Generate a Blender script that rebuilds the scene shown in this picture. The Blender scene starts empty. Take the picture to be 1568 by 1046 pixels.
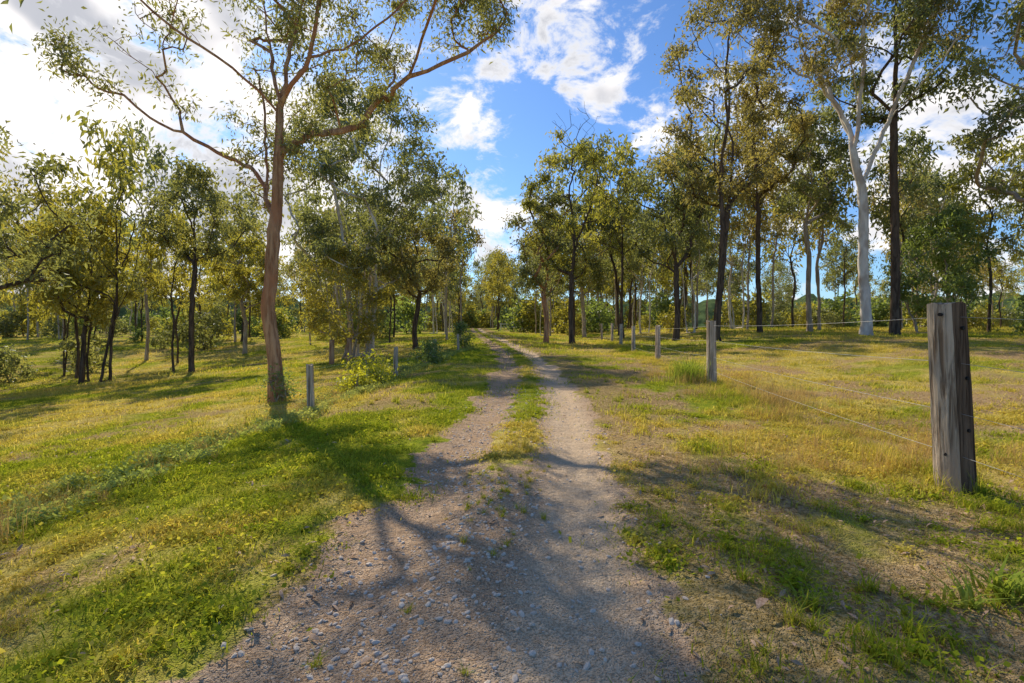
import bpy, bmesh, math, random
import numpy as np
from mathutils import Vector, Matrix
random.seed(3); rng=np.random.default_rng(7)
scene=bpy.context.scene
scene.view_settings.view_transform='Standard'; scene.view_settings.look='None'; scene.view_settings.exposure=0

# ---------------- helpers ----------------
def sst(a,b,x):
    t=np.clip((np.asarray(x,float)-a)/(b-a),0,1); return t*t*(3-2*t)
def _h(ix,iy,s):
    v=np.sin(ix*127.1+iy*311.7+s*74.7)*43758.5453
    return v-np.floor(v)
def vn(x,y,s=0):
    ix=np.floor(x);iy=np.floor(y);fx=x-ix;fy=y-iy
    fx=fx*fx*(3-2*fx);fy=fy*fy*(3-2*fy)
    a=_h(ix,iy,s);b=_h(ix+1,iy,s);c=_h(ix,iy+1,s);d=_h(ix+1,iy+1,s)
    return (a*(1-fx)+b*fx)*(1-fy)+(c*(1-fx)+d*fx)*fy
def fbm(x,y,o=4,s=0):
    t=0;a=.5;n=0
    for i in range(o):
        t=t+a*vn(x*2**i+i*13.7,y*2**i-i*7.3,s+i);n+=a;a*=.5
    return t/n
_ky=np.array([-60,0,2.1,4.5,7.3,11,16.7,23.4,39,65,100,160,400.]);_kx=np.array([-6,-.75,-.36,-.04,.2,.42,.5,.18,-1.4,-4.2,-7.2,-13,-40.])
_dy=np.linspace(-60,400,4601);_dx=np.interp(_dy,_ky,_kx)
_k=np.exp(-np.linspace(-2.5,2.5,41)**2);_k/=_k.sum()
_dx2=np.convolve(np.pad(_dx,20,mode='edge'),_k,mode='valid')
def cx(y): return np.interp(y,_dy,_dx2)
def hz(x,y):
    x=np.asarray(x,float);y=np.asarray(y,float)
    b=.013*np.minimum(y,95)
    zr=.75*sst(4.5,16,x)*sst(0,22,y)*(1-.9*sst(42,85,y))
    ax=np.maximum(-x,0)
    zl=-(.25*sst(1.6,4.2,ax)+.085*np.clip(ax-4,0,26))*(1-.75*sst(25,60,y))
    n=(fbm(x*.35,y*.35,3,5)-.5)*.14*(1-sst(60,120,y))*sst(1.2,3,np.abs(x-cx(y)))
    u=x-cx(y)
    rut=-.04*np.exp(-((np.abs(u)-.62)/.28)**2)+.02*np.exp(-(u/.25)**2)
    fl=x+4.75-.07*y
    ditch=-.10*np.exp(-(fl/.25)**2)*sst(1,3,y)*(1-sst(24,30,y))
    micro=(fbm(x*3,y*3,3,9)-.5)*.04+(fbm(x*11,y*11,2,19)-.5)*.018
    near=1-sst(14,30,np.hypot(x,y))
    return b+zr+zl+n+rut+ditch+micro*near
def dirt(x,y):
    u=x-cx(y);n=fbm(x*1.6,y*1.6,4,2)-.5;n2=fbm(x*6,y*6,3,3)-.5
    hw=1.0-.10*sst(6,20,y)
    e=1-sst(hw-.14,hw+.16,np.abs(u)+n*.7+n2*.3)
    mid=1-sst(.14,.38,np.abs(u+.04)+n*.4+n2*.5)
    return np.clip(e-mid*sst(2.8,7.,y+n*4)*.95,0,1)
def bare(x,y):
    u=x-cx(y)
    r=sst(.48,.62,fbm(x*.8+4,y*.8,4,31))*sst(.8,2,u)*(1-sst(16,30,y))
    r2=(1-sst(.2,.9,np.abs(u-1.45)+(fbm(x*2,y*2,3,8)-.5)*.9))*.9
    r3=.8*sst(.57,.69,fbm(x*1.1,y*1.1,4,12))
    return np.clip(np.maximum(np.maximum(r,r2),r3),0,1)
def dry(x,y):
    s=.55*fbm(x*.3,y*.3,2,51)+.45*fbm(x*1.9,y*1.9,3,57)
    u=x-cx(y)
    s=s+.02+.07*sst(1.5,4.5,x)+.03*sst(-4.5,-6,x-.07*y)*(1-sst(30,50,y))+.06*(1-sst(2,5,y))*(u<0)-.09*sst(5,9,y)*(np.abs(u)<3.5)
    return sst(.44,.64,s)

def mesh_np(name,verts,quads,mats,midx=None,smooth=None,attrs=None):
    me=bpy.data.meshes.new(name)
    verts=np.asarray(verts,np.float32);quads=np.asarray(quads,np.int32)
    me.vertices.add(len(verts));me.vertices.foreach_set('co',verts.ravel())
    me.loops.add(quads.size);me.loops.foreach_set('vertex_index',quads.ravel())
    me.polygons.add(len(quads))
    me.polygons.foreach_set('loop_start',np.arange(0,quads.size,quads.shape[1],dtype=np.int32))
    for m in mats: me.materials.append(m)
    if midx is not None: me.polygons.foreach_set('material_index',np.asarray(midx,np.int32))
    me.update(calc_edges=True)
    if smooth is None: smooth=np.ones(len(quads),bool)
    me.polygons.foreach_set('use_smooth',np.asarray(smooth,bool))
    for k,v in (attrs or {}).items():
        a=me.attributes.new(k,'FLOAT','POINT');a.data.foreach_set('value',np.asarray(v,np.float32))
    return me
def obj(name,me,loc=(0,0,0),rz=0,sc=1,link=True):
    o=bpy.data.objects.new(name,me);o.location=loc;o.rotation_euler=(0,0,rz)
    o.scale=(sc,sc,sc) if np.isscalar(sc) else sc
    if link: scene.collection.objects.link(o)
    return o

class NT:
    def __init__(s,mat_or_tree):
        s.t=mat_or_tree
        s.n=s.t.nodes;s.l=s.t.links
    def new(s,ty,**k):
        n=s.n.new(ty)
        for a,v in k.items(): setattr(n,a,v)
        return n
    def set(s,sock,v):
        if hasattr(v,'is_output'): s.l.new(v,sock)
        else: sock.default_value=v
    def math(s,op,a,b=0.,c=None,clamp=False):
        n=s.new('ShaderNodeMath',operation=op,use_clamp=clamp);s.set(n.inputs[0],a);s.set(n.inputs[1],b)
        if c is not None:s.set(n.inputs[2],c)
        return n.outputs[0]
    def vm(s,op,a,b):
        n=s.new('ShaderNodeVectorMath',operation=op);s.set(n.inputs[0],a);s.set(n.inputs[1],b)
        return n.outputs['Value'] if op in('DISTANCE','LENGTH','DOT_PRODUCT') else n.outputs[0]
    def noise(s,vec,scale,detail=4,rough=.55,dist=0.):
        n=s.new('ShaderNodeTexNoise');s.set(n.inputs['Vector'],vec);n.inputs['Scale'].default_value=scale
        n.inputs['Detail'].default_value=detail;n.inputs['Roughness'].default_value=rough;n.inputs['Distortion'].default_value=dist
        return n.outputs['Fac']
    def mr(s,v,a,b,c=0.,d=1.,smooth=True):
        n=s.new('ShaderNodeMapRange');n.interpolation_type='SMOOTHSTEP' if smooth else 'LINEAR'
        s.set(n.inputs[0],v)
        for i,q in enumerate((a,b,c,d)): s.set(n.inputs[i+1],q)
        return n.outputs[0]
    def mix(s,f,a,b,bt='MIX'):
        n=s.new('ShaderNodeMix',data_type='RGBA',blend_type=bt);s.set(n.inputs[0],f)
        for i,q in ((6,a),(7,b)):
            if isinstance(q,tuple) and len(q)==3:q=q+(1,)
            s.set(n.inputs[i],q)
        return n.outputs[2]
    def attr(s,nm):
        n=s.new('ShaderNodeAttribute');n.attribute_name=nm;return n.outputs['Fac']
def newmat(name):
    m=bpy.data.materials.new(name);m.use_nodes=True;m.node_tree.nodes.clear()
    t=NT(m.node_tree);o=t.new('ShaderNodeOutputMaterial');return m,t,o
def scalev(t,vec,s3):
    n=t.new('ShaderNodeMapping');t.set(n.inputs['Vector'],vec);n.inputs['Scale'].default_value=s3;return n.outputs[0]

# ---------------- materials ----------------
def mat_ground():
    m,t,o=newmat('field_and_track_soil')
    geo=t.new('ShaderNodeNewGeometry');pos=geo.outputs['Position']
    d=t.attr('dirt');b=t.attr('bare');u=t.attr('u');dy_=t.attr('dry')
    nf=t.noise(pos,22.,5,.65);nm=t.noise(pos,5.,4,.6)
    f=t.mix(dy_,t.mix(t.mr(nm,.35,.65),(.22,.27,.025),(.40,.41,.04)),t.mix(t.mr(nm,.35,.65),(.54,.40,.09),(.70,.55,.17)))
    litter=t.mix(t.mr(nf,.35,.65),(.27,.145,.075),(.64,.42,.23))
    f=t.mix(t.mr(nf,.5,.72,0,.5),f,(.17,.105,.045))
    f=t.mix(t.math('MULTIPLY',b,.85),f,litter)
    dc=t.mix(t.mr(nm,.3,.7),(.54,.34,.19),(.74,.51,.32))
    dc=t.mix(t.mr(nf,.35,.7,0,.6),dc,(.38,.23,.13))
    rr=t.mr(t.math('ABSOLUTE',t.math('SUBTRACT',u,.62)),.12,.5,1,0)
    dc=t.mix(t.math('MULTIPLY',rr,.75),dc,t.mix(t.mr(nm,.3,.7),(.80,.58,.36),(.90,.68,.44)))
    vo=t.new('ShaderNodeTexVoronoi');vo.inputs['Scale'].default_value=38.;t.l.new(pos,vo.inputs['Vector'])
    vo2=t.new('ShaderNodeTexVoronoi');vo2.inputs['Scale'].default_value=95.;t.l.new(pos,vo2.inputs['Vector'])
    gm=t.math('MULTIPLY',t.mr(nm,.38,.55),t.mr(rr,0.,.8,1.,.25))
    st=t.math('MULTIPLY',t.mr(vo.outputs['Distance'],.25,.42,1,0),gm)
    sepc=t.new('ShaderNodeSeparateColor');t.l.new(vo.outputs['Color'],sepc.inputs[0])
    sc_=t.mix(sepc.outputs[0],(.24,.16,.11),(.82,.66,.50))
    dc=t.mix(t.math('MULTIPLY',st,.8),dc,sc_)
    sep2=t.new('ShaderNodeSeparateColor');t.l.new(vo2.outputs['Color'],sep2.inputs[0])
    dc=t.mix(.35,dc,t.mix(sep2.outputs[0],(.30,.185,.11),(.86,.64,.43)))
    dm=t.mr(t.math('ADD',d,t.math('MULTIPLY',t.math('SUBTRACT',nf,.5),1.1)),.32,.62)
    col=t.mix(dm,f,dc)
    bs=t.new('ShaderNodeBsdfDiffuse');t.l.new(col,bs.inputs['Color'])
    bh=t.math('ADD',t.math('MULTIPLY',st,.9),t.math('ADD',t.math('MULTIPLY',nf,1.6),t.math('MULTIPLY',t.mr(vo2.outputs['Distance'],.1,.5,1,0),.5)))
    bp=t.new('ShaderNodeBump');bp.inputs['Strength'].default_value=1.;bp.inputs['Distance'].default_value=.022
    t.l.new(bh,bp.inputs['Height']);t.l.new(bp.outputs[0],bs.inputs['Normal'])
    t.l.new(bs.outputs[0],o.inputs[0]);return m
def foliage_shader(t,o,col,tcol,tf=.45,gl=.06,rough=.45):
    d=t.new('ShaderNodeBsdfDiffuse');tr=t.new('ShaderNodeBsdfTranslucent')
    t.l.new(col,d.inputs[0]);t.l.new(tcol,tr.inputs[0])
    m1=t.new('ShaderNodeMixShader');m1.inputs[0].default_value=tf;t.l.new(d.outputs[0],m1.inputs[1]);t.l.new(tr.outputs[0],m1.inputs[2])
    if gl>0:
        g=t.new('ShaderNodeBsdfGlossy');g.inputs['Roughness'].default_value=rough
        m2=t.new('ShaderNodeMixShader');m2.inputs[0].default_value=gl;t.l.new(m1.outputs[0],m2.inputs[1]);t.l.new(g.outputs[0],m2.inputs[2]);m1=m2
    t.l.new(m1.outputs[0],o.inputs[0])
def mat_leaf(name,a,b,k=2.3,tf=.5,gl=.06):
    m,t,o=newmat(name)
    oi=t.new('ShaderNodeObjectInfo')
    v=t.attr('var')
    c=t.mix(v,a,b)
    c=t.mix(t.math('MULTIPLY',oi.outputs['Random'],.3),c,(b[0]*1.2,b[1]*1.0,b[2]*.8))
    tc=t.mix(1.,c,(k*1.12,k,k*.55),'MULTIPLY')
    foliage_shader(t,o,c,tc,tf,gl);return m
def mat_grass(name,kt=1.6,tint=None,ft=.5):
    m,t,o=newmat(name)
    v=t.attr('var');h=t.attr('h');dr=t.attr('dry')
    g=t.mix(v,(.20,.28,.020),(.54,.54,.045));y=t.mix(v,(.54,.43,.08),(.86,.66,.20))
    c=t.mix(t.math('ADD',t.math('MULTIPLY',dr,.8),t.mr(v,.6,1.,0,.22)),g,y)
    if tint: c=t.mix(ft,c,tint)
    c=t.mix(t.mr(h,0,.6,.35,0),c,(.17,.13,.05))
    tc=t.mix(1.,c,(kt*1.05,kt,kt*.6),'MULTIPLY')
    foliage_shader(t,o,c,tc,.45,0);return m
def mat_bark(name,a,b,c3,bump=.6,fs=(9,9,1.4)):
    m,t,o=newmat(name)
    tc=t.new('ShaderNodeTexCoord');p=tc.outputs['Object']
    n1=t.noise(scalev(t,p,fs),1.,6,.65,.4);n2=t.noise(scalev(t,p,(2,2,.8)),1.,3,.5)
    c=t.mix(t.mr(n1,.36,.62),a,b);c=t.mix(t.mr(n2,.48,.66),c,c3)
    bs=t.new('ShaderNodeBsdfDiffuse');t.l.new(c,bs.inputs['Color'])
    bp=t.new('ShaderNodeBump');bp.inputs['Strength'].default_value=bump;bp.inputs['Distance'].default_value=.04
    t.l.new(n1,bp.inputs['Height']);t.l.new(bp.outputs[0],bs.inputs['Normal']);t.l.new(bs.outputs[0],o.inputs[0]);return m
def mat_simple(name,a,b,scale=6,rough=.8,metal=0.):
    m,t,o=newmat(name);tc=t.new('ShaderNodeTexCoord')
    oi=t.new('ShaderNodeObjectInfo')
    n=t.noise(tc.outputs['Object'],scale,4,.6)
    c=t.mix(t.mr(n,.3,.7),a,b);c=t.mix(t.math('MULTIPLY',oi.outputs['Random'],.6),c,b)
    bs=t.new('ShaderNodeBsdfPrincipled');t.l.new(c,bs.inputs['Base Color']);bs.inputs['Roughness'].default_value=rough;bs.inputs['Metallic'].default_value=metal
    t.l.new(bs.outputs[0],o.inputs[0]);return m
M_ground=mat_ground()
M_grass=mat_grass('grass_blades',1.3)
M_weed=mat_grass('weed_leaves',1.3,(.36,.42,.15),.75)
M_tall=mat_grass('tall_green_grass',1.3,(.26,.36,.06),.7)
M_dry=mat_grass('dry_grass',1.1,(.60,.37,.20),.75)
M_lime=mat_leaf('lime_leaves',(.30,.34,.02),(.50,.50,.05),1.7)
L_gum=mat_leaf('gum_leaves',(.095,.120,.050),(.20,.220,.085),2.3)
L_yel=mat_leaf('gum_leaves_yellow',(.145,.165,.030),(.31,.30,.065),2.1)
L_brn=mat_leaf('gum_leaves_olive',(.135,.135,.048),(.275,.245,.09),2.1)
L_grn=mat_leaf('green_leaves',(.085,.135,.040),(.17,.23,.065),2.3)
B_pale=mat_bark('pale_bark',(.58,.49,.41),(.76,.67,.57),(.48,.37,.29),.25,(4,4,1))
B_dark=mat_bark('dark_bark',(.06,.042,.031),(.17,.12,.085),(.11,.076,.056),1.)
B_red=mat_bark('brown_bark',(.28,.135,.07),(.58,.34,.19),(.48,.21,.105),1.)
B_grey=mat_bark('grey_bark',(.30,.22,.16),(.54,.43,.33),(.40,.29,.21),.7)
M_post=mat_bark('weathered_timber',(.22,.155,.105),(.70,.56,.42),(.52,.38,.28),1.,(28,28,1.3))
M_post_shade=mat_bark('shaded_timber',(.08,.05,.033),(.28,.18,.115),(.15,.09,.057),1.,(28,28,1.3))  # darker copy of the post timber, paints shade on the side away from sun
M_wire=mat_simple('galvanised_wire',(.35,.34,.32),(.5,.48,.45),5,.6,.2)
M_stone=mat_simple('stone',(.34,.24,.17),(.80,.66,.51),9,.9)
M_litter=mat_simple('leaf_litter',(.28,.14,.075),(.60,.39,.24),9,.8)
M_white=mat_simple('white_paint',(.7,.7,.68),(.8,.8,.78),3,.6)
M_hole=mat_simple('bolt_hole',(.01,.008,.006),(.03,.02,.015),9,.9)

# ---------------- ground & track ----------------
def geo_sp(a0,step,gr,lim):
    v=[a0];s=step
    while v[-1]<lim: v.append(v[-1]+s); s*=gr
    return v
ys=np.array([-300,-150,-80,-40,-20,-12,-7,-4,-2.2,-1.2,-.6,-.2]+list(np.arange(0,9,.045))+geo_sp(9,.05,1.022,1500))
xr=list(np.arange(0,4.5,.045))+geo_sp(4.5,.05,1.035,1500)
xs=np.array([-v for v in xr[::-1][:-1]]+xr)
X,Y=np.meshgrid(xs,ys);nx=len(xs);ny=len(ys)
X=X.ravel();Y=Y.ravel();U=X-cx(Y)
Z=hz(X,Y)-.03*(1-sst(1.45,1.62,np.abs(U)))*(Y<240)
ii=np.arange(nx*ny).reshape(ny,nx)
Q=np.stack([ii[:-1,:-1],ii[:-1,1:],ii[1:,1:],ii[1:,:-1]],-1).reshape(-1,4)
obj('ground',mesh_np('ground',np.stack([X,Y,Z],1),Q,[M_ground],attrs=dict(dirt=dirt(X,Y),bare=bare(X,Y),u=U,dry=dry(X,Y))))
yy=np.array([-40,-20,-10,-5,-2,-1,-.5]+list(np.arange(0,10,.04))+geo_sp(10,.05,1.02,235))
uu=np.concatenate([[-1.78,-1.66],np.arange(-1.58,1.581,.04),[1.66,1.78]])
Uu,Yy=np.meshgrid(uu,yy);n1=len(uu);n2=len(yy);Uu=Uu.ravel();Yy=Yy.ravel();Xx=Uu+cx(Yy)
Zz=hz(Xx,Yy)+.004-.05*sst(1.58,1.78,np.abs(Uu))
ii=np.arange(n1*n2).reshape(n2,n1);Q=np.stack([ii[:-1,:-1],ii[:-1,1:],ii[1:,1:],ii[1:,:-1]],-1).reshape(-1,4)
obj('dirt_track',mesh_np('dirt_track',np.stack([Xx,Yy,Zz],1),Q,[M_ground],attrs=dict(dirt=dirt(Xx,Yy),bare=bare(Xx,Yy),u=Uu,dry=dry(Xx,Yy))))
m,t,o=newmat('wooded_hills')
geo=t.new('ShaderNodeNewGeometry');nn=t.noise(geo.outputs['Position'],.25,5,.7)
c=t.mix(t.mr(nn,.35,.65),(.035,.055,.025),(.13,.17,.06));b=t.new('ShaderNodeBsdfDiffuse');t.l.new(c,b.inputs[0]);t.l.new(b.outputs[0],o.inputs[0])
na=720;rr_=[210,225,245,280,330];ph=np.linspace(0,2*np.pi,na,endpoint=False);V=[]
for k,r in enumerate(rr_):
    hh=[-2,.75,1.,.95,.2][k];hx=10+6*fbm(ph*40+k*9,ph*0+k,4,3)
    hx=np.where(k==0,-2,hx*hh+ (rng.random(na)-.5)*1.6)
    V.append(np.stack([r*np.sin(ph),r*np.cos(ph),hx],1))
V=np.concatenate(V);a=np.arange(na);b_=(a+1)%na
Q=np.concatenate([np.stack([k*na+a,k*na+b_,(k+1)*na+b_,(k+1)*na+a],1) for k in range(4)])
obj('distant_wooded_hills',mesh_np('hills',V,Q,[m]))

# ---------------- scatter with geometry nodes ----------------
def src_coll(name,meshes):
    c=bpy.data.collections.new(name)
    for i,me in enumerate(meshes):
        c.objects.link(bpy.data.objects.new('%s_%02d'%(name,i),me))
    return c
def scatter(name,pts,rot,scl,idx,coll):
    me=bpy.data.meshes.new(name);n=len(pts);me.vertices.add(n);me.vertices.foreach_set('co',np.asarray(pts,np.float32).ravel())
    a=me.attributes.new('rot','FLOAT_VECTOR','POINT');a.data.foreach_set('vector',np.asarray(rot,np.float32).ravel())
    scl=np.asarray(scl,np.float32)
    if scl.ndim==1: scl=np.stack([scl]*3,1)
    a=me.attributes.new('scl','FLOAT_VECTOR','POINT');a.data.foreach_set('vector',scl.ravel())
    a=me.attributes.new('idx','INT','POINT');a.data.foreach_set('value',np.asarray(idx,np.int32))
    o=obj(name,me)
    g=bpy.data.node_groups.new('scatter_'+name,'GeometryNodeTree')
    g.interface.new_socket('Geometry',in_out='INPUT',socket_type='NodeSocketGeometry')
    g.interface.new_socket('Geometry',in_out='OUTPUT',socket_type='NodeSocketGeometry')
    N=g.nodes;L=g.links
    gi=N.new('NodeGroupInput');go=N.new('NodeGroupOutput');ip=N.new('GeometryNodeInstanceOnPoints')
    ci=N.new('GeometryNodeCollectionInfo');ci.inputs['Collection'].default_value=coll
    ci.inputs['Separate Children'].default_value=True;ci.inputs['Reset Children'].default_value=True
    def na(nm,ty):
        q=N.new('GeometryNodeInputNamedAttribute');q.data_type=ty;q.inputs['Name'].default_value=nm
        return next(s for s in q.outputs if s.enabled and s.name=='Attribute')
    L.new(gi.outputs[0],ip.inputs['Points']);L.new(ci.outputs[0],ip.inputs['Instance'])
    ip.inputs['Pick Instance'].default_value=True
    L.new(na('idx','INT'),ip.inputs['Instance Index'])
    L.new(na('rot','FLOAT_VECTOR'),ip.inputs['Rotation']);L.new(na('scl','FLOAT_VECTOR'),ip.inputs['Scale'])
    L.new(ip.outputs[0],go.inputs[0])
    m=o.modifiers.new('scatter','NODES');m.node_group=g
    return o

# blade patches as arrays (V,Q,h,var); baked into one mesh per mass
def blades(n,R,hmin,hmax,w,lean=.5,clover=0,seg=2,cs=1.,chh=.035):
    r=np.abs(rng.normal(0,R*.6,n));a=rng.random(n)*6.283;bx=r*np.cos(a);by=r*np.sin(a)
    H=hmin+(hmax-hmin)*rng.random(n)**1.6
    th=rng.random(n)*6.283;le=lean*(.2+rng.random(n))*H
    dx=np.cos(th);dy=np.sin(th);wx=-dy*w*(.6+.8*rng.random(n));wy=dx*w*(.6+.8*rng.random(n))
    def P(t,wf):
        ox=bx+dx*le*t**1.8;oy=by+dy*le*t**1.8;oz=H*t*(1-.25*t*lean)
        return [np.stack([ox-wx*wf,oy-wy*wf,oz],1),np.stack([ox+wx*wf,oy+wy*wf,oz],1)]
    if seg==2:
        V=np.stack(P(0,1)+P(.5,.8)+P(1,.12),1).reshape(-1,3);b=np.arange(n)[:,None]*6
        Q=np.concatenate([b+np.array([0,1,3,2]),b+np.array([2,3,5,4])]);h=np.tile([0,0,.5,.5,1,1],n).astype(float);var=np.repeat(rng.random(n),6)
    else:
        V=np.stack(P(0,1)+P(1,.25),1).reshape(-1,3);b=np.arange(n)[:,None]*4
        Q=b+np.array([0,1,3,2]);h=np.tile([0,0,1,1],n).astype(float);var=np.repeat(rng.random(n),4)
    V[:,2]-=.006
    if clover:
        m=clover;r=np.abs(rng.normal(0,R*.6,m));a=rng.random(m)*6.283
        c=np.stack([r*np.cos(a),r*np.sin(a),.006+chh*rng.random(m)],1)
        a=rng.random(m)*6.283;s=(.004+.006*rng.random(m))*cs
        d1=np.stack([np.cos(a)*s*1.6,np.sin(a)*s*1.6,rng.normal(0,.6,m)*s],1);d2=np.stack([-np.sin(a)*s,np.cos(a)*s,rng.normal(0,.7,m)*s],1)
        v2=np.stack([c-d1,c+d2,c+d1,c-d2],1).reshape(-1,3)
        q2=np.arange(m)[:,None]*4+np.arange(4)+len(V)
        V=np.concatenate([V,v2]);Q=np.concatenate([Q,q2]);h=np.concatenate([h,np.full(4*m,.8)]);var=np.concatenate([var,np.repeat(.1+.6*rng.random(m),4)])
    return V,Q,h,var
def pts_region(n,y0,y1,spread=1.2,extra=2.5,pw=1.):
    A0=(rng.random(n*4));y=y0+(y1-y0)*A0**pw;x=(rng.random(n*4)*2-1)*(y1*spread+extra)
    k=np.abs(x)<y*spread+extra;return x[k][:n],y[k][:n]
def bake(name,x,y,srcs,smin,smax,dens,mat,zs=1.):
    k=rng.random(len(x))<dens;x=x[k];y=y[k];n=len(x);z=hz(x,y)
    s=(smin+(smax-smin)*rng.random(n));zz=.45+1.1*fbm(x*1.3,y*1.3,3,91)
    a=rng.random(n)*6.283;idx=rng.integers(0,len(srcs),n);dd=np.clip(dry(x,y)+rng.normal(0,.17,n),0,1)
    VV=[];QQ=[];hh=[];vv=[];dl=[];o=0
    for i,(V,Q,h,var) in enumerate(srcs):
        q=np.where(idx==i)[0];m=len(q)
        if m==0: continue
        c=np.cos(a[q])[:,None]*s[q][:,None];si=np.sin(a[q])[:,None]*s[q][:,None]
        wx=x[q][:,None]+c*V[:,0]-si*V[:,1];wy=y[q][:,None]+si*V[:,0]+c*V[:,1]
        e=.15;gx=((hz(x[q]+e,y[q])-z[q])/e)[:,None];gy=((hz(x[q],y[q]+e)-z[q])/e)[:,None]
        wz=z[q][:,None]+(s[q]*zz[q])[:,None]*V[:,2]*zs+gx*(wx-x[q][:,None])+gy*(wy-y[q][:,None])
        VV.append(np.stack([wx,wy,wz],-1).reshape(-1,3));QQ.append((Q[None]+(np.arange(m)*len(V))[:,None,None]).reshape(-1,4)+o)
        hh.append(np.tile(h,m));vv.append(np.tile(var,m));dl.append(np.repeat(dd[q],len(V)));o+=m*len(V)
    V=np.concatenate(VV);Q=np.concatenate(QQ)
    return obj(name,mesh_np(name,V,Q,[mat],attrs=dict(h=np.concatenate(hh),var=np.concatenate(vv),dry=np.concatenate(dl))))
S_near=[blades(170,.24,.015,.06,.0028,1.1,90),blades(190,.24,.02,.08,.0026,1.1,30),blades(150,.24,.012,.05,.0030,1.,130),blades(140,.2,.03,.11,.0026,1.,20)]
S_mid=[blades(85,.34,.02,.08,.0050,1.,20,1),blades(85,.34,.02,.065,.0050,1.,0,1),blades(80,.34,.03,.10,.0045,1.,0,1)]
S_far=[blades(60,.6,.04,.12,.011,.9,0,1),blades(60,.6,.05,.15,.010,.9,0,1)]
def gd(x,y): return np.clip((1-dirt(x,y)*1.5),0,1)*(1-.75*bare(x,y))
x,y=pts_region(2700,.6,8.5,1.2,1.5)
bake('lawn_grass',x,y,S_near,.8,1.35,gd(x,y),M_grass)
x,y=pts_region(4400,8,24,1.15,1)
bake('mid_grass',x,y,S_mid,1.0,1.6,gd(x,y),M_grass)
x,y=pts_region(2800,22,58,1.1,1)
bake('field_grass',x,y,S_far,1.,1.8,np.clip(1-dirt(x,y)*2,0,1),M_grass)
T1=[blades(45,.05,.05,.17,.003,1.0),blades(60,.07,.05,.2,.003,1.1),blades(30,.05,.04,.12,.003,1.2)]
n=1900;y=1.7+20*rng.random(n)**1.2;x=cx(y)-.04+rng.normal(0,.19,n)
bake('track_tufts',x,y,T1,.2,.55,(.16+.6*sst(2.5,7,y))*sst(.36,.56,fbm(x*2.2,y*2.2,3,77)),M_grass)
x,y=pts_region(1500,1.2,14,1.2,1.5)
bake('grass_tufts',x,y,T1,.5,1.1,np.clip(1-dirt(x,y)*1.8,0,1)*(fbm(x*.7,y*.7,3,44)>.48),M_grass)
n=1500;y=2+26*rng.random(n)**.9;x=-4.62+.07*y+rng.normal(0,.26,n)
bake('roadside_weeds',x,y,[blades(40,.2,.05,.20,.0035,.9,80,2,1.8,.15),blades(35,.2,.06,.18,.0035,.9,70,2,2.,.12)],.5,1.0,sst(.3,.6,fbm(x*.8,y*.8,3,3)),M_weed)
n=420;y=2+12*rng.random(n);x=-4.75+.07*y+rng.normal(0,.25,n)
bake('dry_roadside_grass',x,y,[blades(50,.2,.1,.34,.0022,.9)],.4,.9,.5,M_dry)
n=700;y=3.6+30*rng.random(n);x=3.55+.08*y+rng.normal(0,.25,n)
bake('fence_line_grass',x,y,[blades(80,.2,.08,.30,.003,.9),blades(80,.2,.1,.28,.0025,.9)],.5,.95,.55,M_grass)
n=420;y=5+9*rng.random(n);x=3.3+.12*y+rng.normal(0,.9,n)
bake('dry_seed_grass',x,y,[blades(50,.25,.1,.36,.0018,.7)],.6,1.2,sst(.38,.56,fbm(x,y,3,6)),M_dry)
def grass_clump(name,x,y,n,R,h0,h1,w,mat,lean=.6):
    V,Q,h,v=blades(n,R,h0,h1,w,lean);obj(name,mesh_np(name,V,Q,[mat],attrs=dict(h=h,var=v,dry=v*.5)),(x,y,float(hz(x,y))))
grass_clump('green_grass_clump',4.15,12.3,600,.4,.3,.85,.005,M_tall,.8)
grass_clump('green_grass_clump',4.6,12.9,350,.3,.25,.7,.005,M_tall,.8)
grass_clump('dry_grass_clump',4.7,9.2,500,.6,.2,.75,.0018,M_dry,.8)
grass_clump('dry_grass_clump',4.2,8.0,400,.5,.15,.6,.0018,M_dry,.8)
grass_clump('strap_leaf_plant',2.75,2.85,70,.12,.12,.30,.009,M_tall,1.2)
grass_clump('strap_leaf_plant',2.45,2.75,40,.09,.08,.2,.008,M_tall,1.2)
grass_clump('strap_leaf_plant',1.55,2.7,30,.09,.06,.16,.006,M_tall,1.3)
grass_clump('seeding_weed',-4.0,3.9,140,.22,.25,.6,.002,M_dry,.5)
def stone_mesh(seed):
    bm=bmesh.new();bmesh.ops.create_icosphere(bm,subdivisions=1,radius=1);r=random.Random(seed)
    for v in bm.verts: v.co*=r.uniform(.7,1.15);v.co.z*=.5;v.co.y*=.75
    me=bpy.data.meshes.new('stone');bm.to_mesh(me);bm.free();me.materials.append(M_stone);return me
C_st=src_coll('stone',[stone_mesh(i) for i in range(6)])
n=9000;y=1.4+10*rng.random(n)**1.5;x=cx(y)+np.where(rng.random(n)<.7,rng.normal(-.3,.45,n),rng.normal(.2,.8,n))
k=(rng.random(n)<np.clip(dirt(x,y)+.2,0,1)*sst(.35,.6,fbm(x*1.3,y*1.3,3,71)))&(np.abs(x-cx(y))<1.5);x=x[k];y=y[k];n=len(x)
s=.004+.022*rng.random(n)**3.2
scatter('gravel_stones',np.stack([x,y,hz(x,y)+.005],1),rng.random((n,3))*[.5,.5,6.28],s,rng.integers(0,6,n),C_st)
def leaf_lit(seed):
    r=np.random.default_rng(seed);b=r.normal(0,.25)
    V=[];
    for i,t in enumerate((0,.33,.66,1)):
        w=[.02,.16,.14,.01][i];V+=[(t-.5,-w+b*t*t,.12*math.sin(3*t)),(t-.5,w+b*t*t,.14*math.sin(3*t)+.03)]
    return mesh_np('litter',V,[(0,2,3,1),(2,4,5,3),(4,6,7,5)],[M_litter])
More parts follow.
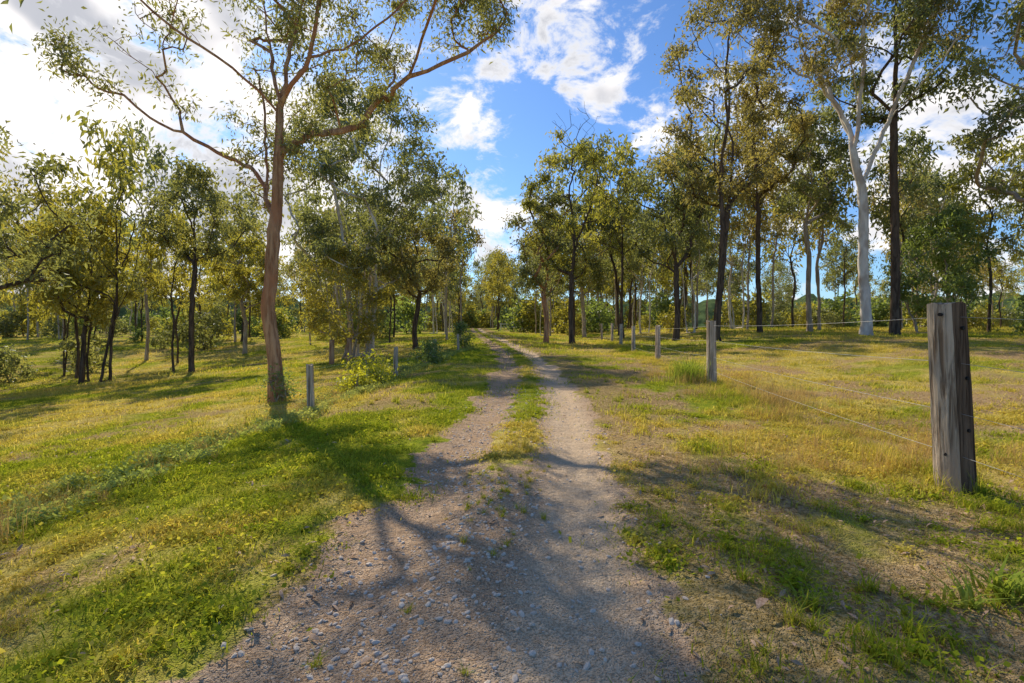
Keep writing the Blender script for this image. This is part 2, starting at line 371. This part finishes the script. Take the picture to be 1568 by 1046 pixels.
C_ll=src_coll('fallen_leaf',[leaf_lit(i) for i in range(4)])
x,y=pts_region(4500,1.2,9,1.1,1.)
n=len(x);k=rng.random(n)<(.15+.6*bare(x,y));x=x[k];y=y[k];n=len(x)
scatter('leaf_litter',np.stack([x,y,hz(x,y)+.015],1),np.stack([rng.normal(0,.3,n),rng.normal(0,.3,n),rng.random(n)*6.28],1),.03+.04*rng.random(n),rng.integers(0,4,n),C_ll)
obj('fallen_leaf',leaf_lit(9),(1.27,2.62,float(hz(1.27,2.62))+.05),.9,.13)

# ---------------- trees ----------------
class Sk:
    def __init__(s,seed):
        s.P=np.zeros((30000,3));s.par=np.full(30000,-1);s.n=1;s.r=np.random.default_rng(seed)
    def add(s,p,par):
        s.P[s.n]=p;s.par[s.n]=par;s.n+=1;return s.n-1
    def path(s,start,pts,step=.4,jit=.03):
        pts=[s.P[start]]+[np.array(p,float) for p in pts];i0=start;ids=[]
        for k in range(len(pts)-1):
            a=pts[max(k-1,0)];b=pts[k];c=pts[k+1];d=pts[min(k+2,len(pts)-1)]
            m=max(1,int(math.ceil(np.linalg.norm(c-b)/step)))
            for q in range(1,m+1):
                t=q/m
                p=.5*((2*b)+(-a+c)*t+(2*a-5*b+4*c-d)*t*t+(-a+3*b-3*c+d)*t**3)
                i0=s.add(p+s.r.normal(0,jit,3)*(1 if q<m else 0),i0);ids.append(i0)
        return ids
    def attach(s,t,zmin,step=.35,jit=.04,up=.5):
        P=s.P[:s.n];d=t-P;dist=np.linalg.norm(d,axis=1);h=np.hypot(d[:,0],d[:,1])
        cost=dist+1.5*np.maximum(0,P[:,2]-(t[2]-up*h))+1e3*(P[:,2]<zmin)
        i=int(np.argmin(cost));p=P[i].copy();L=dist[i]
        if L<.05: return i
        dp=p-s.P[s.par[i]] if s.par[i]>=0 else np.array([0,0,1.]);dp=dp/(np.linalg.norm(dp)+1e-6)
        dh=(t-p)/L;p1=p+(dp*.5+dh*.5)*.35*L;p2=t-(dh*.6+np.array([0,0,.4]))*.3*L
        m=max(2,int(L/step));k=i
        for q in range(1,m+1):
            f=q/m;b=(1-f)**3*p+3*(1-f)**2*f*p1+3*(1-f)*f*f*p2+f**3*t
            k=s.add(b+s.r.normal(0,jit,3)*(q<m),k)
        return k
def build_tree(name,sk,tr,bark,leaf,leaves,L,wf=.2,ex=.5,flare=.35,rmin=.006,hang=.6,taper=.02):
    n=sk.n;P=sk.P[:n];par=sk.par[:n];w=np.zeros(n);hasch=np.zeros(n,bool);hasch[par[1:]]=True
    w[~hasch]=1
    for i in range(n-1,0,-1): w[par[i]]+=w[i]
    r=tr*(w/w[0])**ex
    zt=P[:,2];r=r*np.clip(1-taper*zt,.6,1);r=np.maximum(r,rmin)
    r=r*(1+flare*np.exp(-np.maximum(zt,0)/.35)*(r>tr*.4))
    ch=[[] for _ in range(n)]
    for i in range(1,n): ch[par[i]].append(i)
    V=[];Q=[];nv=0
    stack=[(0,None)]
    while stack:
        i,p0=stack.pop()
        c=[] if p0 is None else [p0]
        k=i
        while True:
            c.append(k)
            if not ch[k]:break
            o=sorted(ch[k],key=lambda j:-w[j])
            for j in o[1:]: stack.append((j,k))
            k=o[0]
        if len(c)<2: continue
        rr=r[c].copy()
        if p0 is not None: rr[0]=min(rr[0],rr[1]*1.15)
        S=12 if rr.max()>.09 else (6 if rr.max()>.03 else 3)
        pp=P[c];T=np.gradient(pp,axis=0);T/=np.linalg.norm(T,axis=1)[:,None]+1e-9
        N=np.cross(T[0],[.3,.9,.1]);N/=np.linalg.norm(N)+1e-9
        an=np.arange(S)*2*math.pi/S
        rings=[]
        lump=1+.09*np.cos(an*3+sk.r.random()*6) if S==12 else 1
        for q in range(len(c)):
            N=N-T[q]*np.dot(N,T[q]);N/=np.linalg.norm(N)+1e-9;Bn=np.cross(T[q],N)
            jt=lump*(1+.04*sk.r.normal(0,1,S)) if S==12 else 1
            rings.append(pp[q]+((np.cos(an)*jt)[:,None]*N+(np.sin(an)*jt)[:,None]*Bn)*rr[q])
        V.append(np.concatenate(rings))
        a=np.arange(S);b=(a+1)%S
        for q in range(len(c)-1):
            o=nv+q*S;Q.append(np.stack([o+a,o+b,o+S+b,o+S+a],1))
        nv+=len(c)*S
    V=np.concatenate(V);Q=np.concatenate(Q);nb=len(Q)
    var=np.zeros(len(V))
    if len(leaves):
        C=leaves[:,:3];cv=leaves[:,3];m=len(C);R=sk.r
        A=R.normal(0,1,(m,3));A/=np.linalg.norm(A,axis=1)[:,None];A[:,2]-=hang*1.4;A/=np.linalg.norm(A,axis=1)[:,None]
        B=R.normal(0,1,(m,3));S_=np.cross(A,B);S_/=np.linalg.norm(S_,axis=1)[:,None]+1e-9
        l=L*(.6+.8*R.random(m))[:,None];ww=l*wf*(.7+.6*R.random(m))[:,None]
        bend=np.cross(A,S_)*l*.12
        v2=np.stack([C,C+A*l*.45+S_*ww+bend,C+A*l,C+A*l*.45-S_*ww+bend],1).reshape(-1,3)
        q2=np.arange(m)[:,None]*4+np.arange(4)+len(V)
        V=np.concatenate([V,v2]);Q=np.concatenate([Q,q2]);var=np.concatenate([var,np.repeat(np.clip(cv*.6+.4*R.random(m),0,1),4)])
    mi=np.zeros(len(Q),int);mi[nb:]=1
    return mesh_np(name,V,Q,[bark,leaf],mi,mi==0,dict(var=var))
def foliate(sk,clumps,zmin,ntwig,nleaf,sig,up=.5,flat=.65):
    out=[];R=sk.r
    for c in sorted(clumps,key=lambda c:c[2]):
        c3=np.array(c[:3],float);rc=c[3];cv=R.random();nf=c[4] if len(c)>4 else 1.
        sk.attach(c3-np.array([0,0,.3*rc]),zmin,.45,.06,up)
        for k in range(max(2,int(ntwig*(.6+.8*R.random())))):
            d=R.normal(0,1,3);d/=np.linalg.norm(d);d*=rc*R.random()**.4;d[2]*=flat
            t=c3+d;e=sk.attach(t,zmin,.3,.03,.3)
            m=int(nleaf*(.5+R.random())*nf)
            if m<=0: continue
            s=sig*(.6+.8*R.random())
            q=t+R.normal(0,1,(m,3))*[s,s,s*.8]
            pp=sk.P[sk.par[e]];f=R.random((m,1))**1.5*.8
            q=q*(1)+ (pp-t)*f
            out.append(np.concatenate([q,np.full((m,1),cv)],1))
    return np.concatenate(out) if out else np.zeros((0,4))
def gum(name,seed,H,cb,W,ncl,ntw=8,nlf=30,L=.2,tr=.18,bark=B_grey,leaf=L_gum,lean=(0,0),nl=4,rc=.11,sig=.24,dead=0,stems=1,prof=.7,wf=.18,wob=.25,trunktop=.82):
    sk=Sk(seed);R=sk.r
    for sN in range(stems):
        ox,oy=(0,0) if stems==1 else (R.normal(0,.35),R.normal(0,.35))
        lx,ly=lean[0]+(R.normal(0,1.1) if stems>1 else 0),lean[1]+(R.normal(0,1.1) if stems>1 else 0)
        tp=[]
        for f in (.15,.3,.45,.6,.72,trunktop):
            tp.append((ox+lx*f+R.normal(0,wob)*f**.7,oy+ly*f+R.normal(0,wob)*f**.7,H*f))
        if stems>1: i0=sk.add((ox,oy,0.05),0)
        else: i0=0
        ids=sk.path(i0,tp,.45,.02)
        for k in range(nl if stems==1 else max(1,nl//stems)):
            zc=cb*(.75+.5*R.random())+ (H*.12)*k*R.random();j=min(ids,key=lambda q:abs(sk.P[q][2]-zc))
            a=R.random()*6.28;p=sk.P[j];rad=W*.3*(.7+.6*R.random());dz=(H*.82-p[2])*(.55+.4*R.random())
            e=np.array([math.cos(a)*rad,math.sin(a)*rad,dz])
            sk.path(j,[p+e*[.35,.35,.22]+R.normal(0,.12,3),p+e*[.68,.68,.55]+R.normal(0,.2,3),p+e],.45,.04)
    cl=[]
    for k in range(ncl):
        t=(k+R.random())/ncl;a=k*2.4+R.normal(0,.5);env=W/2*math.sin(math.pi*(.13+.8*t))**prof
        rad=env*(.25+.75*R.random()**.6);rr=W*rc*(.6+.8*R.random())
        cl.append((lean[0]*t+math.cos(a)*rad,lean[1]*t+math.sin(a)*rad,cb+(H-cb-rr*.5)*t,rr))
    lv=foliate(sk,cl,cb*.55,ntw,nlf,sig)
    for k in range(dead):
        a=R.random()*6.28;rad=R.random()*W*.3
        e=sk.attach(np.array([math.cos(a)*rad,math.sin(a)*rad,H*(.9+.22*R.random())]),cb,.4,.05,1.)
    return build_tree(name,sk,tr,bark,leaf,lv,L,wf)
def place(name,me,x,y,rz=0,sc=1): return obj(name,me,(x,y,float(hz(x,y))-.05),rz,sc)

def rel(px,py,dy,bx,by,s): return np.array([(px-bx)*s,dy,(by-py)*s])
A=lambda px,py,dy=0.: rel(px,py,dy,425,612,.0153)
sk=Sk(11)
ids=sk.path(0,[A(421,540),A(413,480),A(417,400),A(422,300,.1),A(424,220,.1),A(426,155,.1)],.3,.012)
f=ids[-1];low=min(ids,key=lambda q:abs(sk.P[q][2]-(612-340)*.0153));mid=min(ids,key=lambda q:abs(sk.P[q][2]-(612-170)*.0153))
r1=sk.path(f,[A(452,130,-.2),A(482,92,-.3),A(498,40,-.5),A(515,-40,-.4),A(535,-140,.2),A(545,-230,.6)],.35,.03)
sk.path(r1[4],[A(520,60,.3),A(552,12,.8),A(600,-50,1.2),A(640,-120,1.4)],.35,.03)
sk.path(f,[A(408,100,.4),A(394,50,.7),A(376,-10,1.),A(360,-90,1.4),A(350,-190,1.8)],.35,.03)
l2=sk.path(mid,[A(385,125,-.4),A(345,98,-.9),A(295,65,-1.3),A(255,15,-1.7),A(225,-60,-2.),A(200,-150,-2.2)],.35,.03)
sk.path(l2[5],[A(300,40,-1.8),A(290,-30,-2.2),A(280,-120,-2.5)],.35,.03)
sk.path(f,[A(432,90,.2),A(438,10,.6),A(446,-80,.8),A(450,-190,.9),A(455,-280,.9)],.35,.03)
s2=sk.path(low,[A(396,300,.5),A(378,265,.9),A(348,228,1.1),A(300,207,1.3),A(240,175,1.4),A(170,140,1.3),A(105,80,1.)],.35,.03)
sk.path(s2[2],[A(368,200,1.3),A(352,140,1.7),A(338,80,2.),A(310,10,2.4)],.35,.03)
sk.path(s2[1],[A(402,240,1.),A(398,170,1.2),A(384,110,1.6)],.35,.03)
cl=[]
for (px,py,r,dn,dy) in [(45,25,.45,.9,.8),(80,70,.4,.8,.6),(35,60,.35,.6,1.),(110,95,.4,.5,1.1),(185,70,.45,.4,1.5),(230,110,.45,.4,1.5),(150,30,.5,.5,.5),(205,25,.5,.5,1),
    (350,150,.55,.9,2.2),(390,215,.5,1.,1.6),(335,200,.4,.9,1.4),(300,120,.5,.6,2.),(365,90,.5,.8,2.2),(330,60,.5,.6,2.4),(270,60,.5,.4,-1.),(380,290,.35,.8,1.),(345,255,.35,.8,1.2),
    (500,120,.55,1.1,.4),(520,75,.55,1.1,.5),(470,185,.45,1.1,.2),(540,30,.6,1.1,.9),(480,40,.6,1.,-.4),(450,60,.5,.9,.4),(505,20,.6,1.,-.6),(455,215,.4,.9,.1),(290,10,.5,.5,-1.5),(230,-10,.6,.6,-2),(350,10,.5,.5,1.),(560,90,.4,.9,1.5),(525,150,.35,.9,1.2),(440,120,.4,.8,1.)]:
    p=A(px,py,dy);cl.append((p[0],p[1],p[2],r,dn))
for k in range(30):
    px=rng.uniform(130,690);py=rng.uniform(-300,-15);p=A(px,py,rng.uniform(-3.2,3.4));cl.append((p[0],p[1],p[2],rng.uniform(.5,.85),.9))
for k in range(36):
    px=rng.uniform(370,760);py=rng.uniform(-150,-25);p=A(px,py,rng.uniform(-1.5,4.));cl.append((p[0],p[1],p[2],rng.uniform(.5,.85),1.1))
lv=foliate(sk,cl,3.5,9,34,.2)
me=build_tree('gum_hero',sk,.165,B_red,L_gum,lv,.14,.15,ex=.47,rmin=.005,taper=.03)
place('eucalyptus_tree',me,-5.5,12.)
def bush(name,seed,W,H,ncl,nlf,L,leaf,bark=B_grey,wf=.3,sig=.14,ntw=6):
    sk=Sk(seed);R=sk.r
    for k in range(6):
        a=R.random()*6.28;sk.path(0,[(math.cos(a)*W*.1,math.sin(a)*W*.1,H*.3),(math.cos(a)*W*.25,math.sin(a)*W*.25,H*.7)],.2,.02)
    cl=[]
    for k in range(ncl):
        t=(k+R.random())/ncl;a=R.random()*6.28;rad=W/2*math.sin(math.pi*(.2+.7*t))*R.random()**.5
        cl.append((math.cos(a)*rad,math.sin(a)*rad,H*(.08+.85*t),W*.15))
    return build_tree(name,sk,.04,bark,leaf,foliate(sk,cl,0,ntw,nlf,sig,.3),L,wf,flare=0,hang=.2)
place('creeper_plant',bush('creeper',5,.75,.8,12,16,.06,L_grn),-5.45,11.85)
place('roadside_shrub',bush('shrubA',6,1.2,.95,14,20,.09,M_lime),-3.75,13.6)
place('roadside_shrub',bush('shrubB',7,.8,.5,10,20,.08,M_lime),-3.7,12.4,1)
place('roadside_shrub',bush('shrubC',8,.9,1.6,14,20,.10,L_grn),-2.6,27.,2)
place('roadside_shrub',bush('shrubD',9,1.0,.9,10,20,.10,L_grn),-3.1,19.,3)
Bf=lambda px,py,dy=0.: rel(px,py,dy,1325,520,.0306)
sk=Sk(21)
ids=sk.path(0,[Bf(1324,470),Bf(1320,400),Bf(1321,340),Bf(1318,290)],.4,.02);f=ids[-1]
a1=sk.path(f,[Bf(1306,240),Bf(1302,190,.3),Bf(1270,130,.6),Bf(1225,95,.8),Bf(1190,50,1.),Bf(1160,0,1.2)],.45,.04)
sk.path(a1[3],[Bf(1308,130,-.5),Bf(1300,70,-.9),Bf(1312,0,-1.2),Bf(1320,-60,-1.2)],.45,.04)
sk.path(f,[Bf(1340,240,.2),Bf(1362,190,.1),Bf(1378,130,-.4),Bf(1395,70,-.8),Bf(1412,0,-1.)],.45,.04)
sk.path(a1[5],[Bf(1290,110,1.4),Bf(1262,40,2.),Bf(1255,-40,2.4)],.45,.04)
cl=[]
for k in range(60):
    a=rng.random()*6.28;q=rng.random()**.5;px=1300+165*q*math.cos(a);py=10+125*q*math.sin(a)-30*(1-q)
    p=Bf(px,py,rng.uniform(-3.5,3.5));cl.append((p[0],p[1],p[2],rng.uniform(.5,.95),.75))
lv=foliate(sk,cl,7.,8,30,.26)
place('eucalyptus_tree',build_tree('gum_pale',sk,.215,B_pale,L_brn,lv,.22,.18,ex=.43),16.6,24.)
spec=[
 (-17.5,28.,dict(seed=31,H=11.6,cb=6.6,W=5.4,ncl=24,L=.24,tr=.14,bark=B_dark,leaf=L_gum)),
 (-20.9,40.,dict(seed=32,H=9.2,cb=4.2,W=5,ncl=22,L=.28,tr=.15,bark=B_grey,leaf=L_yel)),
 (-8.6,30.,dict(seed=33,H=16.,cb=5.,W=9.6,ncl=84,nlf=36,L=.25,tr=.28,bark=B_pale,leaf=L_gum,stems=4,nl=8,rc=.095,sig=.3)),
 (-9.3,28.5,dict(seed=34,H=6.6,cb=1.2,W=4.8,ncl=32,nlf=34,L=.2,tr=.11,bark=B_grey,leaf=L_yel,stems=3,rc=.12)),
 (-6.2,33.,dict(seed=35,H=8.6,cb=4.,W=6.6,ncl=30,L=.24,tr=.16,bark=B_dark,leaf=L_brn,nl=6,rc=.09)),
 (3.75,32.,dict(seed=36,H=13.2,cb=4.6,W=6.4,ncl=26,nlf=26,L=.24,tr=.17,bark=B_dark,leaf=L_yel,nl=6,rc=.08,dead=40)),
 (2.2,33.5,dict(seed=37,H=10.2,cb=3.6,W=4.6,ncl=26,L=.24,tr=.16,bark=B_red,leaf=L_gum,nl=6,rc=.11)),
 (9.6,30.,dict(seed=38,H=11.6,cb=5.2,W=6.6,ncl=30,L=.24,tr=.17,bark=B_dark,leaf=L_gum,nl=5,rc=.10)),
 (10.5,26.,dict(seed=139,H=18.5,cb=7.2,W=7.2,ncl=60,nlf=26,L=.23,tr=.21,bark=B_dark,leaf=L_brn,stems=2,nl=6,rc=.095,lean=(.6,0),wob=.15)),
 (15.,31.,dict(seed=40,H=15.5,cb=8.5,W=5.4,ncl=32,L=.26,tr=.15,bark=B_dark,leaf=L_brn,rc=.12)),
 (19.2,33.,dict(seed=41,H=15.5,cb=8,W=6.2,ncl=32,L=.26,tr=.16,bark=B_grey,leaf=L_gum,rc=.11)),
 (18.3,24.5,dict(seed=42,H=19.,cb=11.,W=6.4,ncl=40,L=.25,tr=.2,bark=B_dark,leaf=L_gum,rc=.11,trunktop=.9,wob=.12)),
 (22.,20.,dict(seed=43,H=15.5,cb=6.5,W=9.,ncl=50,L=.24,tr=.22,bark=B_grey,leaf=L_gum,rc=.085,nl=7)),
 (23.5,28.,dict(seed=44,H=7.,cb=1.2,W=4.6,ncl=32,nlf=34,L=.22,tr=.11,bark=B_grey,leaf=L_grn,stems=3)),
 (-24.,20.5,dict(seed=45,H=12.5,cb=5.,W=9.,ncl=42,nlf=30,L=.22,tr=.18,bark=B_dark,leaf=L_yel,nl=6,rc=.10)),
 (-22.5,27.,dict(seed=46,H=9.5,cb=3.6,W=5.8,ncl=30,L=.24,tr=.13,bark=B_dark,leaf=L_yel,stems=3,nl=6)),
 (5.8,41.,dict(seed=47,H=11.,cb=4.,W=5.4,ncl=28,L=.28,tr=.15,bark=B_grey,leaf=L_gum)),
 (-15.4,12.6,dict(seed=48,H=8.6,cb=3.6,W=7.4,ncl=34,nlf=28,L=.17,tr=.15,bark=B_dark,leaf=L_gum,nl=6,rc=.09,sig=.2)),
 (-9.8,5.2,dict(seed=49,H=10.5,cb=5.,W=6.5,ncl=32,nlf=28,L=.16,tr=.15,bark=B_grey,leaf=L_gum,nl=5,rc=.11,sig=.2)),
]
for (x,y,kw) in spec:
    place('eucalyptus_tree',gum('gum_%d'%kw['seed'],**kw),x,y)
VM=[gum('gum_bg_%d'%i,seed=60+i,H=12.,cb=c,W=w,ncl=20,ntw=5,nlf=18,L=.38,tr=.095,bark=b,leaf=lf,rc=.12,sig=.34,nl=4,stems=s)
    for i,(c,w,b,lf,s) in enumerate([(6.,5.,B_grey,L_gum,1),(5.5,5.2,B_dark,L_yel,1),(7.,4.8,B_grey,L_brn,1),(4.5,5.5,B_pale,L_gum,2),(6.,4.6,B_dark,L_gum,1),(4.,5.,B_dark,L_yel,2)])]
BM=[bush('bush_bg%d'%i,80+i,2.6,2.2,11,20,.24,lf,B_dark,.28,.28,5) for i,lf in enumerate([L_grn,L_gum,L_yel])]
mids=[(-19.5,29.5,1),(-21.,26.5,5),(-25.5,30.,1),(-27.5,25,4),(-15.5,46,0),(-12.,52,1),(-10.5,44,4),(-5.6,44.,0),(-5.2,52,2),(-29,33,5),(-23.5,36.,1),(-8.,58,3),
      (3.4,46,2),(2.6,56,0),(7.8,36,1),(12.6,36,3),(17.,37,2),(21.6,36,0),(25.,33,4),(27.,29,1),(29,24,0),(10.5,42,3),(24,40,2),(-31,22,1),(-28,17,5)]
for k,(x,y,v) in enumerate(mids):
    s=.72+.42*((k*37)%10)/10
    place('eucalyptus_tree',VM[v],x,y,k*1.7,(s*.92,s*.92,s*1.12))
fx=[];fy=[]
R=np.random.default_rng(5)
while len(fx)<240:
    y=R.uniform(4,120);x=R.uniform(-110,110)
    if abs(x)>y*1.15+12: continue
    u=x-float(cx(y))
    if y<103 and abs(u)<4.0-.02*y: continue
    if u<0:
        if y<40 and x>-29: continue
        if y<60 and x>-14 : continue
        if y<52 and R.random()<.5: continue
    else:
        if y<39: 
            if x<31: continue
    if y>70 and abs(x)>50 and R.random()<.6: continue
    fx.append(x);fy.append(y)
for k in range(24): fx.append(-14+R.uniform(-12,16));fy.append(R.uniform(112,140))
fx=np.array(fx);fy=np.array(fy);n=len(fx)
C_t=src_coll('forest_tree',VM)
s=.7+.55*R.random(n)
scatter('distant_forest_trees',np.stack([fx,fy,hz(fx,fy)-.05],1),np.stack([R.normal(0,.03,n),R.normal(0,.03,n),R.random(n)*6.28],1),np.stack([s,s,s*(.95+.4*R.random(n))],1),R.integers(0,6,n),C_t)
bx=[];by=[]
while len(bx)<190:
    y=R.uniform(14,110);x=R.uniform(-100,100);u=x-float(cx(y))
    if abs(x)>y*1.2+10 or (abs(u)<5 and y<104): continue
    if u<0 and ((y<44 and x>-25-(y<24)*4) or (y<60 and x>-12)): continue
    if u>0 and ((y<38 and x<28) ): continue
    bx.append(x);by.append(y)
for k in range(14): bx.append(-8+R.uniform(-8,8));by.append(R.uniform(107,118))
bx=np.array(bx);by=np.array(by);n=len(bx)
C_b=src_coll('understorey_bush',BM);s=(.6+.9*R.random(n))*(1+.6*sst(45,80,by))
scatter('understorey_bushes',np.stack([bx,by,hz(bx,by)-.05],1),np.stack([R.normal(0,.05,n),R.normal(0,.05,n),R.random(n)*6.28],1),s,R.integers(0,3,n),C_b)

# ---------------- fences ----------------
def post(name,x,y,h,wx,wy,rz,lean=(0,0),mat=M_post,seed=0,holes=False,dark=None):
    r=random.Random(seed);bm=bmesh.new()
    nseg=16;K=[(-1,-1),(-.35,-1.04),(.35,-1.02),(1,-1),(1.03,-.3),(1.0,.35),(1,1),(.3,1.03),(-.4,1.),(-1,1),(-1.04,.3),(-1.0,-.4)]
    off=[(r.uniform(-.06,.06),r.uniform(-.06,.06)) for _ in K];rings=[]
    topz=[r.uniform(-.035,.02) for _ in K]
    for i in range(nseg+1):
        t=i/nseg;tp=1.06-.12*t;row=[]
        for j,(a,b) in enumerate(K):
            c=.93 if abs(a)>.99 and abs(b)>.99 else 1
            z=-.25+(h+.25)*t+(topz[j] if i==nseg else 0)
            row.append(bm.verts.new(((a*c+off[j][0]+r.uniform(-.02,.02))*wx/2*tp+lean[0]*t,(b*c+off[j][1]+r.uniform(-.02,.02))*wy/2*tp+lean[1]*t,z)))
        rings.append(row)
    m=len(K)
    for i in range(nseg):
        for j in range(m): bm.faces.new((rings[i][j],rings[i][(j+1)%m],rings[i+1][(j+1)%m],rings[i+1][j]))
    c=bm.verts.new((lean[0],lean[1],h-.012))
    for j in range(m): bm.faces.new((rings[-1][j],rings[-1][(j+1)%m],c))
    mats=[mat]
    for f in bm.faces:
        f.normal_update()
        if dark and f.normal.x>.6: f.material_index=1  # shaded side of the post painted by material colour
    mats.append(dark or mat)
    if holes:
        for (hx,z,sd) in [(.0,h*.86,1),(.02,h*.60,1),(0,h*.33,1),(0,h*.2,0),(.02,h*.93,0)]:
            lx=lean[0]*z/h;ly=lean[1]*z/h
            if sd: M=Matrix.Translation((lx+wx*.5,hx+ly,z))@Matrix.Rotation(math.pi/2,4,'Y')
            else: M=Matrix.Translation((lx+hx,ly-wy*.515,z))@Matrix.Rotation(math.pi/2,4,'X')
            q=bmesh.ops.create_cone(bm,cap_ends=True,segments=12,radius1=.016,radius2=.016,depth=.03,matrix=M)
            for v in q['verts']:
                for f in v.link_faces: f.material_index=2
        mats.append(M_hole)
    me=bpy.data.meshes.new(name);bm.to_mesh(me);bm.free()
    for q in mats: me.materials.append(q)
    return obj(name,me,(x,y,float(hz(x,y))),rz)
RP=[(4.0,4.6,1.70,.22,.24,-1.22),(4.68,12.,1.46,.17,.17,.2),(5.3,18.6,1.28,.15,.15,.4),(5.55,23.4,1.2,.15,.15,.1),(6.0,28.2,1.2,.15,.14,.3),(6.25,32.,1.2,.14,.14,.2),(6.5,37.,1.2,.14,.14,0)]
for k,(x,y,h,a,b,rz) in enumerate(RP):
    post('wooden_fence_post',x,y,h,a,b,rz,(-.03,-.10) if k==0 else (random.uniform(-.03,.03),0),M_post,k+1,k==0,M_post_shade)
LP=[(-3.92,10.,.95,.13,.13,.1),(-3.42,15.,.95,.13,.12,.3),(-3.0,20.,.88,.13,.12,.1),(-2.62,25,.9,.12,.12,.1)]
for k,(x,y,h,a,b,rz) in enumerate(LP): post('wooden_fence_post',x,y,h,a,b,rz,(random.uniform(-.03,.03),0),M_post,20+k)
for k,(x,y) in enumerate([(-8.8,25.),(-8.0,25.2)]): post('old_timber_post',x,y,1.2,.24,.22,.2,(0,0),B_red,40+k)
def wires(name,pts,rad=.0022):
    V=[];Q=[];n=0
    for line in pts:
        P=[]
        for a,b in zip(line[:-1],line[1:]):
            a=np.array(a);b=np.array(b)
            for t in np.linspace(0,1,9)[:-1]: P.append(a+(b-a)*t-np.array([0,0,.10*t*(1-t)*4*.35]))
        P.append(np.array(line[-1]));P=np.array(P)
        for p in P:
            for k in range(4):
                V.append(p+[rad*math.cos(k*1.57),0,rad*math.sin(k*1.57)])
        for i in range(len(P)-1):
            for k in range(4): Q.append((n+i*4+k,n+i*4+(k+1)%4,n+i*4+4+(k+1)%4,n+i*4+4+k))
        n+=len(P)*4
    obj(name,mesh_np(name,V,Q,[M_wire]))
L=[]
for f in (.92,.68,.42,.2):
    L.append([(3.65,-2.2,float(hz(3.65,-2.2))+1.5*f)]+[(x-.06*(k==0),y-.0,float(hz(x,y))+h*f) for k,(x,y,h,*_) in enumerate(RP)])
wires('wire_fence',L,.0020)
L=[]
for f in (.88,.5): L.append([(x,y,float(hz(x,y))+h*f) for (x,y,h,*_) in LP])
wires('wire_fence',L,.0013)
bm=bmesh.new()
def box(bm,c,s):
    q=bmesh.ops.create_cube(bm,size=1,matrix=Matrix.Translation(c)@Matrix.Diagonal((*s,1)));bmesh.ops.bevel(bm,geom=list({e for v in q['verts'] for e in v.link_edges}),offset=.01,segments=1,affect='EDGES')
for k in range(5): box(bm,(k*1.6,0,.5),(.12,.12,1.1))
for z in (.45,.9): box(bm,(3.2,-.077,z),(6.8,.03,.12))
me=bpy.data.meshes.new('rail');bm.to_mesh(me);bm.free();me.materials.append(M_white)
obj('white_rail_fence',me,(-1.6,74.,float(hz(-1.6,74))),.1)

# ---------------- sky, sun, camera ----------------
SUN_EL=math.radians(37);SUN_AZ=math.radians(-29)
sd=Vector((math.sin(SUN_AZ)*math.cos(SUN_EL),math.cos(SUN_AZ)*math.cos(SUN_EL),math.sin(SUN_EL)))
w=bpy.data.worlds.new('World');scene.world=w;w.use_nodes=True;w.node_tree.nodes.clear();t=NT(w.node_tree)
out=t.new('ShaderNodeOutputWorld');bg=t.new('ShaderNodeBackground');bg.inputs[1].default_value=.15
sky=t.new('ShaderNodeTexSky');sky.sky_type='NISHITA';sky.sun_disc=False;sky.sun_elevation=SUN_EL;sky.sun_rotation=SUN_AZ
sky.air_density=1.;sky.dust_density=.3;sky.ozone_density=2.
tc=t.new('ShaderNodeTexCoord');dv=tc.outputs['Generated']
def dirv(px,py): return Vector(((px-784)/784,1,(500-py)/784)).normalized()
blob=None
for px,py,r,s in [(795,50,.11,1),(765,100,.08,1),(885,90,.11,1),(700,180,.12,1),(930,140,.08,1),(1000,178,.06,.9),
                (735,320,.16,1.1),(60,130,.5,1.5),(-150,250,.6,1.5),(240,110,.26,1.2),(400,290,.33,1.3),(1180,240,.16,1.),(1450,250,.26,1.2),(600,100,.09,.85),(1700,200,.3,1)]:
    dd=t.vm('DISTANCE',dv,tuple(dirv(px,py)));b=t.mr(dd,0,r*1.5,s,0,False)
    blob=b if blob is None else t.math('MAXIMUM',blob,b)
dvs=scalev(t,dv,(1,1,1.6))
n1=t.noise(dvs,8.,6,.66,.35);n2=t.noise(dvs,4.5,3,.62)
mv=t.math('ADD',t.mr(blob,0,1.5,0,.85,False),t.math('MULTIPLY',t.math('SUBTRACT',n1,.5),2.2))
mask=t.mr(mv,.26,.6)
cb=t.mix(t.mr(n2,.40,.58),(4.0,4.1,4.5),(8.6,8.2,8.0))
cb=t.mix(t.mr(mv,.4,.8),(6.8,6.8,7.0),cb)
skc=t.mix(1.,sky.outputs[0],(.56,.78,1.06),'MULTIPLY')
col=t.mix(mask,skc,cb)
t.l.new(col,bg.inputs[0]);t.l.new(bg.outputs[0],out.inputs[0])
sl=bpy.data.lights.new('sun','SUN');sl.energy=5;sl.angle=math.radians(.5);sl.color=(1,.93,.78)
so=bpy.data.objects.new('sun',sl);scene.collection.objects.link(so);so.rotation_euler=sd.to_track_quat('Z','Y').to_euler();so.location=(-20,40,40)
cam=bpy.data.cameras.new('camera');cam.lens=18;cam.sensor_width=36;cam.shift_y=-23/1568;cam.clip_end=4000
co=bpy.data.objects.new('camera',cam);scene.collection.objects.link(co);co.location=(0,0,1.5);co.rotation_euler=(math.radians(90),0,0)
scene.camera=co
